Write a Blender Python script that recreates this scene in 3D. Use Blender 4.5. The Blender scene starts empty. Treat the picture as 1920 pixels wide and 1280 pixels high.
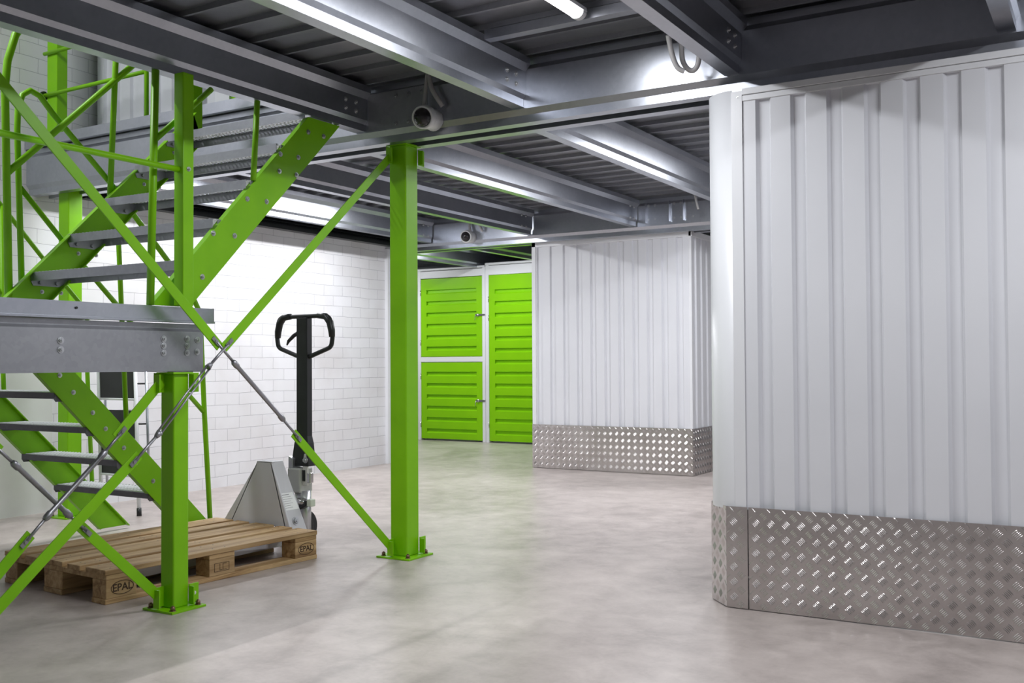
import bpy, bmesh, math, random
from mathutils import Vector, Matrix
random.seed(7)
S = bpy.context.scene
COL = S.collection
# ------------------------------------------------------------------ camera
YAW, PITCH, ROLL = [math.radians(a) for a in (30.87, 1.19, -0.326)]
fw = Vector((-math.sin(YAW)*math.cos(PITCH), math.cos(YAW)*math.cos(PITCH), math.sin(PITCH)))
rt = Vector((math.cos(YAW), math.sin(YAW), 0)); up = rt.cross(fw)
rt2 = rt*math.cos(ROLL)+up*math.sin(ROLL); up2 = up*math.cos(ROLL)-rt*math.sin(ROLL)
cd = bpy.data.cameras.new('camera'); cam = bpy.data.objects.new('camera', cd); COL.objects.link(cam)
cd.sensor_width = 36; cd.lens = 36*1886.15/1920; cd.clip_start = .02
M = Matrix((rt2, up2, -fw)).transposed().to_4x4(); M.translation = Vector((0, 0, 1.0)); cam.matrix_world = M
S.camera = cam
cd.dof.use_dof = True; cd.dof.focus_distance = 5.6; cd.dof.aperture_fstop = 5.6
# ------------------------------------------------------------------ world, exposure
W = bpy.data.worlds.new('world'); S.world = W; W.use_nodes = True
W.node_tree.nodes['Background'].inputs[0].default_value = (.93, .94, 1.0, 1)
W.node_tree.nodes['Background'].inputs[1].default_value = .16
S.view_settings.view_transform = 'Standard'; S.view_settings.look = 'None'
S.view_settings.gamma = 1; S.view_settings.exposure = 0.0; S.view_settings.use_curve_mapping = False
LAMP_W = 26.0       # watts of one linear lamp
LAMP_E = 9.0        # strength of its diffuser
# ------------------------------------------------------------------ materials
def mat(name, color, rough=.5, metal=0.0, **k):
    m = bpy.data.materials.new(name); m.use_nodes = True
    b = m.node_tree.nodes['Principled BSDF']
    b.inputs['Base Color'].default_value = (*color, 1); b.inputs['Roughness'].default_value = rough
    b.inputs['Metallic'].default_value = metal
    for kk, v in k.items(): b.inputs[kk.replace('_', ' ')].default_value = v
    return m
def nd(m, t, **k):
    n = m.node_tree.nodes.new(t)
    for kk, v in k.items():
        if kk in n.inputs: n.inputs[kk].default_value = v
        else: setattr(n, kk, v)
    return n
def lk(m, a, ao, b, bi): m.node_tree.links.new(a.outputs[ao], b.inputs[bi])
def P(m): return m.node_tree.nodes['Principled BSDF']
def ramp(m, stops):
    r = nd(m, 'ShaderNodeValToRGB'); e = r.color_ramp.elements
    while len(e) < len(stops): e.new(.5)
    for el, (p, c) in zip(e, stops): el.position = p; el.color = (*c, 1)
    return r
def noisy(m, c1, c2, scale, det=4, stretch=(1, 1, 1), bump=0, rough=None, dist=0.01, lo=.35, hi=.65):
    tc = nd(m, 'ShaderNodeTexCoord'); mp = nd(m, 'ShaderNodeMapping'); mp.inputs['Scale'].default_value = stretch
    n = nd(m, 'ShaderNodeTexNoise', Scale=scale, Detail=det)
    lk(m, tc, 'Object', mp, 'Vector'); lk(m, mp, 'Vector', n, 'Vector')
    r = ramp(m, [(lo, c1), (hi, c2)]); lk(m, n, 'Fac', r, 'Fac'); lk(m, r, 'Color', P(m), 'Base Color')
    if rough:
        mr = nd(m, 'ShaderNodeMapRange'); mr.inputs['To Min'].default_value = rough[0]; mr.inputs['To Max'].default_value = rough[1]
        lk(m, n, 'Fac', mr, 'Value'); lk(m, mr, 'Result', P(m), 'Roughness')
    if bump:
        b = nd(m, 'ShaderNodeBump', Strength=bump, Distance=dist); lk(m, n, 'Fac', b, 'Height'); lk(m, b, 'Normal', P(m), 'Normal')
    return n
GREEN = mat('green_paint', (.20, .50, .003), .38, Specular_IOR_Level=.32); noisy(GREEN, (.195, .505, .0025), (.22, .545, .004), 6)
LOCK = mat('locker_green_paint', (.24, .60, .008), .34, Specular_IOR_Level=.25); noisy(LOCK, (.235, .59, .003), (.255, .62, .004), 4)
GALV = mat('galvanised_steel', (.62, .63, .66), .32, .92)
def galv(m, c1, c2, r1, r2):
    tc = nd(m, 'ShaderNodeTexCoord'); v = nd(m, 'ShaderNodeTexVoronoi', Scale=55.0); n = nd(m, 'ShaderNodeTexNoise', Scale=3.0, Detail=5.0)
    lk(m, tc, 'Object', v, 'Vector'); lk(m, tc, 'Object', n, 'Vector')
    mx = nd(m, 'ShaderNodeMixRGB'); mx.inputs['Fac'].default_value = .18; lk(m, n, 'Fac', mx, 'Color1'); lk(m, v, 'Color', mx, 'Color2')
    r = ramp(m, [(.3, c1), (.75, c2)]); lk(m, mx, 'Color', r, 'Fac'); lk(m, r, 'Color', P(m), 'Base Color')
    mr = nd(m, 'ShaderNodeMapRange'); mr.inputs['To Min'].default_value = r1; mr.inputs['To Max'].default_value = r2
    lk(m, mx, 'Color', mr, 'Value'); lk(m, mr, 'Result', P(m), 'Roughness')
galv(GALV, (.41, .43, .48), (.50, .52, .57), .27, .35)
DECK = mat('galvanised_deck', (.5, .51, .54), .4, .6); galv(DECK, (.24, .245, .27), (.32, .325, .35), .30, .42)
DULL = mat('dull_galvanised_steel', (.4, .41, .44), .5, .75); galv(DULL, (.31, .32, .35), (.41, .42, .45), .38, .5)
DULL_SHADE = mat('shaded_tread_steel', (.12, .12, .135), .45, .6); galv(DULL_SHADE, (.10, .10, .115), (.15, .15, .17), .4, .5)  # darker copy of the dull steel: shade on the lower treads put into the colour
GRIP = mat('grating_steel', (.78, .79, .82), .4, .35)
WHITE = mat('white_sheet_steel', (.74, .75, .79), .38); noisy(WHITE, (.73, .74, .78), (.76, .77, .81), 2.0)
WHITE2 = mat('white_trim_steel', (.80, .81, .84), .32); noisy(WHITE2, (.79, .80, .83), (.82, .83, .86), 2.0)
ALU = mat('tread_plate_aluminium', (.52, .50, .49), .25, .92); noisy(ALU, (.55, .52, .51), (.64, .61, .60), 5, rough=(.19, .29))
BLACK = mat('black_plastic', (.012, .013, .015), .4); noisy(BLACK, (.010, .011, .012), (.016, .017, .02), 9)
BLK2 = mat('black_metal', (.015, .017, .018), .3)
GREY = mat('grey_truck_paint', (.58, .58, .62), .35); noisy(GREY, (.55, .55, .59), (.60, .60, .64), 3)
ZINC = mat('zinc_bolt', (.55, .56, .58), .3, .9)
ROD = mat('turnbuckle_steel', (.30, .30, .33), .35, .85); galv(ROD, (.26, .26, .29), (.42, .42, .45), .3, .45)
PLAST = mat('white_plastic', (.72, .73, .74), .35)
LENS = mat('dark_dome', (.02, .018, .02), .06)
CABLE = mat('grey_hose', (.42, .41, .41), .45)
STICK = mat('paper_label', (.85, .86, .87), .5)
INK = mat('burnt_mark', (.05, .025, .015), .8)
BRONZE = mat('anchor_bolt_steel', (.22, .14, .09), .4, .7)
CHROME = mat('chrome_latch', (.6, .6, .6), .2, 1.0)
EMIT = mat('lamp_diffuser', (1, 1, 1), .4); P(EMIT).inputs['Emission Color'].default_value = (1, .98, 1, 1); P(EMIT).inputs['Emission Strength'].default_value = LAMP_E
# concrete floor
FLOOR = mat('polished_concrete', (.4, .37, .36), .35)
def floor_mat(m):
    tc = nd(m, 'ShaderNodeTexCoord')
    a = nd(m, 'ShaderNodeTexNoise', Scale=.9, Detail=8.0, Roughness=.6, Distortion=.6); b = nd(m, 'ShaderNodeTexNoise', Scale=7.0, Detail=8.0, Roughness=.65, Distortion=.4)
    c = nd(m, 'ShaderNodeTexNoise', Scale=60.0, Detail=3.0)
    for n in (a, b, c): lk(m, tc, 'Object', n, 'Vector')
    mx = nd(m, 'ShaderNodeMixRGB'); mx.inputs['Fac'].default_value = .42; lk(m, a, 'Fac', mx, 'Color1'); lk(m, b, 'Fac', mx, 'Color2')
    mx2 = nd(m, 'ShaderNodeMixRGB'); mx2.inputs['Fac'].default_value = .08; lk(m, mx, 'Color', mx2, 'Color1'); lk(m, c, 'Fac', mx2, 'Color2')
    r = ramp(m, [(.37, (.30, .257, .240)), (.5, (.455, .397, .373)), (.62, (.57, .505, .475))]); lk(m, mx2, 'Color', r, 'Fac'); lk(m, r, 'Color', P(m), 'Base Color')
    mr = nd(m, 'ShaderNodeMapRange'); mr.inputs['To Min'].default_value = .26; mr.inputs['To Max'].default_value = .46
    lk(m, mx, 'Color', mr, 'Value'); lk(m, mr, 'Result', P(m), 'Roughness')
    bp = nd(m, 'ShaderNodeBump', Strength=.12, Distance=.004); lk(m, b, 'Fac', bp, 'Height'); lk(m, bp, 'Normal', P(m), 'Normal')
floor_mat(FLOOR)
# white painted brick
BRICK = mat('white_painted_brick', (.8, .8, .82), .55)
def brick_mat(m):
    tc = nd(m, 'ShaderNodeTexCoord'); sp = nd(m, 'ShaderNodeSeparateXYZ'); cb = nd(m, 'ShaderNodeCombineXYZ')
    lk(m, tc, 'Object', sp, 'Vector'); lk(m, sp, 'Y', cb, 'X'); lk(m, sp, 'Z', cb, 'Y')
    wn = nd(m, 'ShaderNodeTexNoise', Scale=3.5, Detail=3.0); lk(m, tc, 'Object', wn, 'Vector')
    va = nd(m, 'ShaderNodeVectorMath', operation='MULTIPLY_ADD'); va.inputs[1].default_value = (.02, .02, 0); lk(m, wn, 'Color', va, 0); lk(m, cb, 'Vector', va, 2)
    br = nd(m, 'ShaderNodeTexBrick'); br.inputs['Scale'].default_value = 1; br.inputs['Brick Width'].default_value = .262; br.inputs['Row Height'].default_value = .0965
    br.inputs['Mortar Size'].default_value = .0022; br.inputs['Mortar Smooth'].default_value = .6; br.inputs['Bias'].default_value = 0
    br.inputs['Color1'].default_value = (.82, .82, .85, 1); br.inputs['Color2'].default_value = (.78, .78, .80, 1); br.inputs['Mortar'].default_value = (.47, .47, .51, 1)
    lk(m, va, 'Vector', br, 'Vector')
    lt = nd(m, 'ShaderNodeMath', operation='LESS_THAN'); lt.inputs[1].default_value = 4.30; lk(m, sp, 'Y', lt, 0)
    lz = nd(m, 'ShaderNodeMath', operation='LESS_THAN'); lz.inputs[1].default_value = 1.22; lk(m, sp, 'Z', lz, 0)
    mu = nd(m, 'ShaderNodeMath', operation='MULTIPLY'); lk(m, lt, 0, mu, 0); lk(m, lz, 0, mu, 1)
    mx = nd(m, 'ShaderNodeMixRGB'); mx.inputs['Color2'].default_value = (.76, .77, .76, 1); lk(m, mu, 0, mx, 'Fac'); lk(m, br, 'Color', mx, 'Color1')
    sn = nd(m, 'ShaderNodeTexNoise', Scale=2.2, Detail=6.0); lk(m, tc, 'Object', sn, 'Vector')
    r = ramp(m, [(.3, (.90, .88, .87)), (.6, (1, 1, 1))]); lk(m, sn, 'Fac', r, 'Fac')
    ml = nd(m, 'ShaderNodeMixRGB', blend_type='MULTIPLY'); ml.inputs['Fac'].default_value = 1; lk(m, mx, 'Color', ml, 'Color1'); lk(m, r, 'Color', ml, 'Color2')
    lk(m, ml, 'Color', P(m), 'Base Color')
    iv = nd(m, 'ShaderNodeMath', operation='SUBTRACT'); iv.inputs[0].default_value = 1; lk(m, br, 'Fac', iv, 1)
    n2 = nd(m, 'ShaderNodeTexNoise', Scale=14.0, Detail=6.0); lk(m, tc, 'Object', n2, 'Vector')
    ad = nd(m, 'ShaderNodeMath', operation='MULTIPLY_ADD'); ad.inputs[1].default_value = .35; lk(m, n2, 'Fac', ad, 0); lk(m, iv, 0, ad, 2)
    rm = nd(m, 'ShaderNodeMath', operation='MULTIPLY_ADD'); rm.inputs[1].default_value = -1; rm.inputs[2].default_value = 1; lk(m, mu, 0, rm, 0)
    rs = nd(m, 'ShaderNodeMath', operation='MULTIPLY'); rs.inputs[1].default_value = .45; lk(m, rm, 0, rs, 0)
    bp = nd(m, 'ShaderNodeBump', Distance=.006); lk(m, rs, 0, bp, 'Strength'); lk(m, ad, 0, bp, 'Height'); lk(m, bp, 'Normal', P(m), 'Normal')
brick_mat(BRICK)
# pallet wood
WOOD = mat('pallet_wood', (.45, .3, .17), .65)
def wood_mat(m):
    tc = nd(m, 'ShaderNodeTexCoord'); oi = nd(m, 'ShaderNodeObjectInfo'); mp = nd(m, 'ShaderNodeMapping'); mp.inputs['Scale'].default_value = (14, 1.0, 14)
    lk(m, tc, 'Object', mp, 'Vector')
    ad = nd(m, 'ShaderNodeVectorMath', operation='MULTIPLY_ADD'); ad.inputs[1].default_value = (40, 40, 40); cx = nd(m, 'ShaderNodeCombineXYZ')
    for i in ('X', 'Y', 'Z'): lk(m, oi, 'Random', cx, i)
    lk(m, cx, 'Vector', ad, 0); lk(m, mp, 'Vector', ad, 2)
    n = nd(m, 'ShaderNodeTexNoise', Scale=1.6, Detail=7.0, Roughness=.6, Distortion=1.2); lk(m, ad, 'Vector', n, 'Vector')
    r = ramp(m, [(.28, (.18, .095, .035)), (.45, (.40, .25, .115)), (.6, (.53, .36, .185)), (.75, (.62, .45, .25))]); lk(m, n, 'Fac', r, 'Fac')
    hv = nd(m, 'ShaderNodeHueSaturation'); mr = nd(m, 'ShaderNodeMapRange'); mr.inputs['To Min'].default_value = .8; mr.inputs['To Max'].default_value = 1.12
    lk(m, oi, 'Random', mr, 'Value'); lk(m, mr, 'Result', hv, 'Value'); lk(m, r, 'Color', hv, 'Color'); lk(m, hv, 'Color', P(m), 'Base Color')
    bp = nd(m, 'ShaderNodeBump', Strength=.4, Distance=.003); lk(m, n, 'Fac', bp, 'Height'); lk(m, bp, 'Normal', P(m), 'Normal')
wood_mat(WOOD)
# ------------------------------------------------------------------ mesh helpers
class MB:
    def __init__(s): s.v = []; s.f = []; s.sm = []
    def add(s, vs, fs, smooth=False):
        o = len(s.v); s.v += [tuple(x) for x in vs]; s.f += [tuple(i+o for i in f) for f in fs]; s.sm += [smooth]*len(fs); return s
    def box(s, x0, x1, y0, y1, z0, z1):
        return s.add([(x, y, z) for x in (x0, x1) for y in (y0, y1) for z in (z0, z1)],
                     [(0, 1, 3, 2), (4, 6, 7, 5), (0, 4, 5, 1), (2, 3, 7, 6), (0, 2, 6, 4), (1, 5, 7, 3)])
    def obox(s, c, ax, ay, az):
        c, ax, ay, az = map(Vector, (c, ax, ay, az))
        return s.add([c+ax*i+ay*j+az*k for i in (-1, 1) for j in (-1, 1) for k in (-1, 1)],
                     [(0, 1, 3, 2), (4, 6, 7, 5), (0, 4, 5, 1), (2, 3, 7, 6), (0, 2, 6, 4), (1, 5, 7, 3)])
    def prism(s, poly, f, s0, s1, smooth=False):
        n = len(poly); vs = [f(a, b, s0) for a, b in poly]+[f(a, b, s1) for a, b in poly]
        s.add(vs, [(i, (i+1) % n, (i+1) % n+n, i+n) for i in range(n)], smooth)
        return s.add(vs, [tuple(range(n-1, -1, -1)), tuple(range(n, 2*n))])
    def sheet(s, line, f, s0, s1, t=.003):
        n = len(line); off = []
        for i, p in enumerate(line):
            a = Vector(line[max(i-1, 0)]); b = Vector(line[min(i+1, n-1)]); p = Vector(p)
            d1 = (p-a).normalized() if i else (b-p).normalized(); d2 = (b-p).normalized() if i < n-1 else d1
            n1 = Vector((-d1.y, d1.x)); n2 = Vector((-d2.y, d2.x)); q = (n1+n2); q = q/max(q.length_squared/2, .3) if q.length > 1e-6 else n1
            off.append((p.x+q.x*t, p.y+q.y*t))
        for i in range(n-1):
            poly = [line[i], line[i+1], off[i+1], off[i]]
            vs = [f(a, b, s0) for a, b in poly]+[f(a, b, s1) for a, b in poly]
            fs = [(0, 1, 5, 4), (2, 3, 7, 6), (3, 2, 1, 0), (4, 5, 6, 7)]
            if i == 0: fs.append((3, 0, 4, 7))
            if i == n-2: fs.append((1, 2, 6, 5))
            s.add(vs, fs)
        return s
    def tube(s, pts, r, n=12, cap=True, closed=False):
        pts = [Vector(p) for p in pts]; N = len(pts); rr = r if isinstance(r, (list, tuple)) else [r]*N
        t0 = (pts[1]-pts[0]).normalized(); u = t0.orthogonal().normalized(); rings = []
        pt = t0
        for i, p in enumerate(pts):
            if closed: t = (pts[(i+1) % N]-pts[i-1]).normalized()
            else: t = (pts[min(i+1, N-1)]-pts[max(i-1, 0)]).normalized()
            q = pt.rotation_difference(t); u = q @ u; pt = t; w = t.cross(u)
            rings.append([p+(u*math.cos(2*math.pi*k/n)+w*math.sin(2*math.pi*k/n))*rr[i] for k in range(n)])
        vs = [v for g in rings for v in g]; m = N if closed else N-1
        s.add(vs, [(i*n+k, i*n+(k+1) % n, ((i+1) % N)*n+(k+1) % n, ((i+1) % N)*n+k) for i in range(m) for k in range(n)], True)
        if cap and not closed: s.add(rings[0], [tuple(range(n-1, -1, -1))]); s.add(rings[-1], [tuple(range(n))])
        return s
    def cyl(s, a, b, r, n=16): return s.tube([a, b], r, n)
    def sphere(s, c, r, nu=24, nv=14, sx=(1, 1, 1)):
        vs = []; c = Vector(c)
        for j in range(nv+1):
            th = math.pi*j/nv
            for i in range(nu): ph = 2*math.pi*i/nu; vs.append(c+Vector((math.sin(th)*math.cos(ph)*sx[0], math.sin(th)*math.sin(ph)*sx[1], math.cos(th)*sx[2]))*r)
        return s.add(vs, [(j*nu+i, j*nu+(i+1) % nu, (j+1)*nu+(i+1) % nu, (j+1)*nu+i) for j in range(nv) for i in range(nu)], True)
    def build(s, name, m, parent=None, bevel=0):
        me = bpy.data.meshes.new(name); me.from_pydata([tuple(v) for v in s.v], [], s.f); me.polygons.foreach_set('use_smooth', s.sm)
        bm = bmesh.new(); bm.from_mesh(me); bmesh.ops.remove_doubles(bm, verts=bm.verts, dist=1e-6); bmesh.ops.recalc_face_normals(bm, faces=bm.faces); bm.to_mesh(me); bm.free()
        me.materials.append(m); o = bpy.data.objects.new(name, me); COL.objects.link(o)
        if parent: o.parent = parent
        if bevel:
            b = o.modifiers.new('bevel', 'BEVEL'); b.width = bevel; b.segments = 2; b.limit_method = 'ANGLE'; b.angle_limit = math.radians(50)
        return o
XZ = lambda a, b, s: (a, s, b)      # profile in X-Z, extruded along Y
YZ = lambda a, b, s: (s, a, b)      # profile in Y-Z, extruded along X
XY = lambda a, b, s: (a, b, s)      # plan outline, extruded upwards
def tag(o, label, cat, group=None, kind=None):
    o['label'] = label; o['category'] = cat
    if group: o['group'] = group
    if kind: o['kind'] = kind
    return o
def thing(name, loc, label, cat, group=None, rz=0):
    o = bpy.data.objects.new(name, None); o.empty_display_size = .1; COL.objects.link(o)
    o.location = loc; o.rotation_euler = (0, 0, rz); return tag(o, label, cat, group)
def struct(o): o['kind'] = 'structure'; return o
class Rel(MB):                       # builds in world coordinates under an unrotated root
    def build(s, name, m, parent=None, bevel=0):
        if parent:
            r = parent; off = Vector((0, 0, 0))
            while r: off += r.location; r = r.parent
            s.v = [(v[0]-off.x, v[1]-off.y, v[2]-off.z) for v in s.v]
        return super().build(name, m, parent, bevel)
def bolt(parent, p, d, r=.009, m=None, h=.007, name='bolt'):
    p = Vector(p); d = Vector(d).normalized(); b = Rel()
    b.tube([p-d*.001, p+d*.002], r*1.45, 12); b.tube([p+d*.001, p+d*h], r, 6); b.tube([p+d*h, p+d*(h+.004)], r*.5, 8)
    return b.build(name, m or ZINC, parent)
# ================================================================== SETTING
struct(MB().box(-9.5, 4.0, -2.5, 14, -.1, 0).build('floor', FLOOR))
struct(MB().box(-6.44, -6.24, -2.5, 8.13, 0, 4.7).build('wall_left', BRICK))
struct(MB().box(-6.24, -6.205, 7.97, 8.13, 0, 2.14).build('trim_1', WHITE2))
struct(MB().box(-9.5, 4.0, 12.3, 12.45, 0, 4.7).build('wall_back', WHITE))
struct(MB().box(-9.65, -9.5, 8.13, 12.45, 0, 4.7).build('wall_far_left', WHITE))
struct(MB().box(4.0, 4.15, -2.5, 12.45, 0, 4.7).build('wall_right', WHITE))
def deck(x0, x1, y0, y1, name='ceiling'):
    line = []; y = y0
    while y < y1:
        line += [(y, 2.460), (y+.165, 2.460), (y+.167, 2.437), (y+.182, 2.437)]; y += .2
    line.append((y, 2.460))
    b = MB(); b.sheet(line, YZ, x0, x1, .004)
    b.box(x0, x1, y0, y, 2.468, 2.50)
    return struct(b.build(name, DECK))
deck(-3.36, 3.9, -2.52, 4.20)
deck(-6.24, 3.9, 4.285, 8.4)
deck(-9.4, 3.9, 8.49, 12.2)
struct(MB().box(-6.235, -3.4, 4.085, 4.285, 2.44, 2.498).build('floor', DULL))
struct(MB().box(-6.44, 4.1, -2.5, 12.4, 4.7, 4.8).build('ceiling', WHITE))
# ================================================================== STEEL FRAME
SIG = [(.075, .022), (.078, 0), (.016, 0), (.016, .036), (.002, .056), (.002, .165), (-.022, .195), (-.022, .228), (.078, .228), (.078, .206)]
def xbeam(x, y0, y1, label, z=2.2, both=False, bolts=()):
    """sigma floor beam along Y; its folded web looks to +X, lips to -X"""
    b = MB(); b.sheet([(x-a, z+c) for a, c in SIG], XZ, y0, y1, .0035)
    o = tag(b.build('floor_beam', GALV), label, 'beam', 'steel floor beams under the deck')
    for (yy, zz) in bolts: bolt(o, (x-.002, yy, zz), (1, 0, 0), .009)
    return o
bb = [(3.905, 2.333), (3.985, 2.334), (3.905, 2.29), (3.985, 2.288)]
bL = xbeam(-3.30, -2.3, 4.075, 'dark galvanised floor beam above the stairs, edging the stair opening', bolts=bb)
MB().box(-3.378, -3.362, -2.3, 4.07, 2.42, 2.515).build('edge_fascia', GALV, bL)
xbeam(-2.35, -2.3, 4.075, 'bright galvanised floor beam left of the lit tube lamp', bolts=bb)
xbeam(-1.31, -2.3, 4.075, 'dark floor beam just right of the lit lamp, hoses hanging at its side', bolts=bb)
xbeam(-0.27, -2.3, 4.075, 'floor beam in the top right corner of the picture', bolts=bb)
xbeam(0.77, -2.3, 4.075, 'floor beam above the right end of the nearest white storage wall', bolts=bb)
fb = [(8.05, 2.36), (8.13, 2.36), (8.05, 2.26), (8.13, 2.26)]
xbeam(-1.46, 4.33, 8.20, 'floor beam above the nearest white storage unit, behind the double beam', bolts=fb)
xbeam(-2.50, 4.33, 8.20, 'brightly lit floor beam running to the rear edge of the near white wall', bolts=fb)
xbeam(-3.60, 4.33, 8.20, 'floor beam running from the tall green column to the far white unit', bolts=fb)
xbeam(-4.67, 4.33, 8.20, 'dark floor beam ending above the left edge of the far white unit', bolts=[(8.0, 2.36), (8.08, 2.36), (8.0, 2.26), (8.08, 2.26)])
xbeam(-5.82, 4.33, 8.20, 'brightly lit floor beam nearest the white brick wall', bolts=fb)
xbeam(-6.85, 8.48, 12.2, 'lit floor beam above the stacked green locker doors')
xbeam(-5.78, 8.48, 12.2, 'dark floor beam above the tall green locker door')
def double(y0, x0, x1, label, z=2.135, h=.295):
    F = [(0.075, .02), (.075, 0), (.02, 0), (.02, .034), (0, .06), (0, h-.055), (.02, h-.03), (.02, h), (.075, h)]
    t = thing('main_beam', (x0, y0, z), label, 'beam', 'double main beams across the hall')
    Rel().sheet([(y0+a, z+c) for a, c in F], YZ, x0, x1, .004).build('channel', GALV, t)
    Rel().sheet([(y0+.24-a, z+c) for a, c in F][::-1], YZ, x0, x1, .004).build('channel', GALV, t)
    return t
m1 = double(4.08, -6.2, 3.6, 'double galvanised main beam resting on the tall green column, camera on it')
m2 = double(8.22, -9.3, 3.6, 'distant double galvanised main beam above the far white unit')
for x, z in ((-3.20, 2.37), (-3.26, 2.37), (-3.20, 2.25), (-3.26, 2.25), (-3.09, 2.365), (-3.15, 2.365), (-3.09, 2.25), (-3.15, 2.25), (-3.44, 2.37), (-3.50, 2.37), (-3.44, 2.25), (-3.50, 2.25)):
    bolt(m2, (x, 8.22, z), (0, -1, 0), .011)
for x0 in (-3.52, -3.30, -3.17): Rel().box(x0, x0+.004, 8.18, 8.222, 2.22, 2.40).build('cleat', GALV, m2)
for x in (-3.12, -3.04, -2.96):
    for z in (2.36, 2.22): bolt(m1, (x, 4.0745, z), (0, -1, 0), .011, DULL)
Rel().box(-3.296, -2.92, 4.0745, 4.079, 2.20, 2.39).build('cleat', DULL, m1)
# edge strip at the stair opening
b = MB(); b.sheet([(4.075, 2.440), (4.052, 2.440), (4.052, 2.449), (4.062, 2.452), (4.062, 2.500), (4.12, 2.504)], YZ, -6.1, -3.38, .003)
o = tag(b.build('deck_edge_strip', GALV), 'grey metal edge strip along the upper floor behind the top step', 'strip')
for x in (-5.75, -5.1, -4.5, -3.9): Rel().tube([(x, 4.0625, 2.478), (x, 4.060, 2.478)], .006, 10).build('screw', BLK2, o)
Q = MB(); Q.box(-6.24, -3.5, 4.14, 4.5, 2.50, 2.512)
# wall channel
b = MB(); b.sheet([(-6.16, 2.20), (-6.16, 2.17), (-6.235, 2.17), (-6.235, 2.29), (-6.16, 2.29), (-6.16, 2.262)], XZ, 4.5, 8.1, .004); b.box(-6.2, -6.165, 4.5, 8.1, 2.226, 2.233)
tag(b.build('wall_channel', BLK2), 'dark steel channel fixed along the top of the white brick wall', 'channel')
# ------------------------------------------------------------------ columns
def column(x, y, w, h, label, tabs_low=(), tabs_top=(), pw=.105, group='green steel columns'):
    t = thing('steel_column', (x, y, 0), label, 'column', group); c = w/2
    Rel().box(x-c, x+c, y-c, y+c, .008, h-.006).build('post', GREEN, t, .006)
    bp = Rel().box(x-pw, x+pw, y-pw, y+pw, 0, .009).build('base_plate', GREEN, t, .001)
    Rel().box(x-c-.012, x+c+.012, y-c-.012, y+c+.012, h-.008, h).build('top_plate', GREEN, t)
    for i in (-1, 1):
        for j in (-1, 1): bolt(bp, (x+i*pw*.74, y+j*pw*.74, .009), (0, 0, 1), .0095, BRONZE, .017, 'anchor_bolt')
    return t
def tabs(t, y, x0, x1, z0, z1, L=.075):
    """angle bracket: a plate in the Y plane plus an upstand in the X plane with a bolt hole"""
    return
cA = column(-3.170, 4.208, .105, 2.135, 'tallest green column, free standing beside the pallet truck')
cB = column(-3.325, 2.850, .078, .968, 'short green column under the stair landing, in front of the pallet', pw=.088)
cD = column(-5.922, 4.210, .105, 2.17, 'green column against the left wall, behind the stairs', pw=.10)
def brace_tabs(t, xa, y, c, low, zc, xb=0):
    # lug on the -Y side carries the brace, lug on +Y side is empty
    for sgn in (-1, 1):
        x = xa if sgn < 0 else xb; y0 = y+sgn*c; y1 = y+sgn*(c+.048); z0, z1 = zc-.040, zc+.040
        g = Rel(); g.box(x-.003, x+.003, min(y0, y1), max(y0, y1), z0, z1)
        g.box(x, x+.035, y1-.003, y1+.003, z0, z1-.006) if sgn < 0 else g.box(x, x+.03, y0-.003, y0+.003, z0, z1-.006)
        o = g.build('brace_lug', GREEN, t)
        if sgn > 0: Rel().tube([(x+.0028, y+(c+.026), zc), (x+.0042, y+(c+.026), zc)], .008, 12).build('bolt_hole', WHITE, o)
brace_tabs(cA, -3.204, 4.208, .052, True, .055, -3.112); brace_tabs(cA, -3.204, 4.208, .052, False, 2.075, -3.112)
brace_tabs(cB, -3.346, 2.850, .039, True, .055, -3.284); brace_tabs(cB, -3.346, 2.850, .039, False, .925, -3.284)
# ------------------------------------------------------------------ braces
def brace(pts, x, label, w=.021, tb=(0, 0), open_body=False, group='green cross braces with turnbuckles'):
    """pts: start, bar end, bar start, end in (Y,Z) on plane x; between bar end and bar start sits a turnbuckle"""
    A, B, C_, D_ = [Vector((x, p[0], p[1])) for p in pts]
    t = thing('cross_brace', tuple(A), label, 'brace', group)
    d = (D_-A).normalized(); n = Vector((1, 0, 0)); s = d.cross(n)
    for p, q in ((A, B), (C_, D_)):
        if (q-p).length > .02: Rel().obox((p+q)/2, (q-p)/2, s*w, n*.0028).build('flat_bar', GREEN, t, .001)
    p, q = B-d*.035, C_+d*.035; L = (q-p).length; tb_ = Rel()
    xo = n*.007
    tbm = Rel()
    tbm.tube([p+xo, p+d*L*.22+xo], .006, 10).build('threaded_rod', ROD, t); Rel().tube([q-d*L*.22+xo, q+xo], .006, 10).build('threaded_rod', ROD, t)
    body = Rel(); a, c = p+d*L*.22+xo, q-d*L*.22+xo
    if open_body:
        for k in (-1, 1): body.tube([a+s*.009*k, c+s*.009*k], .0042, 10)
        body.tube([a-d*.012, a+d*.012], [.009, .014], 12); body.tube([c-d*.012, c+d*.012], [.014, .009], 12)
    else:
        body.tube([a-d*.02, a-d*.01, a+d*.012, a+d*.02, c-d*.02, c-d*.012, c+d*.01, c+d*.02], [.008, .013, .013, .0095, .0095, .013, .013, .008], 14)
    body.build('turnbuckle', ROD, t)
    for e, sg in ((p, -1), (q, 1)):
        f = Rel()
        for k in (-1, 1): f.obox(e+n*(.007*(1 if k > 0 else -1.0)), d*.022, s*.0085, n*.0022)
        f.tube([e-n*.013, e+n*.014], .007, 12)
        f.build('fork_end', ROD, t)
    return t
brace([(4.130, 2.070), (2.99, 1.066), (2.985-.42, 1.06-.405), (1.83, .05)], -3.192, 'long cross brace falling left from the top of the tallest column to the near floor', open_body=True)
brace([(1.86, 2.09), (2.975, 1.072), (3.415, .685), (4.135, .05)], -3.200, 'long cross brace falling right from upper left to the foot of the tallest column')
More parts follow.
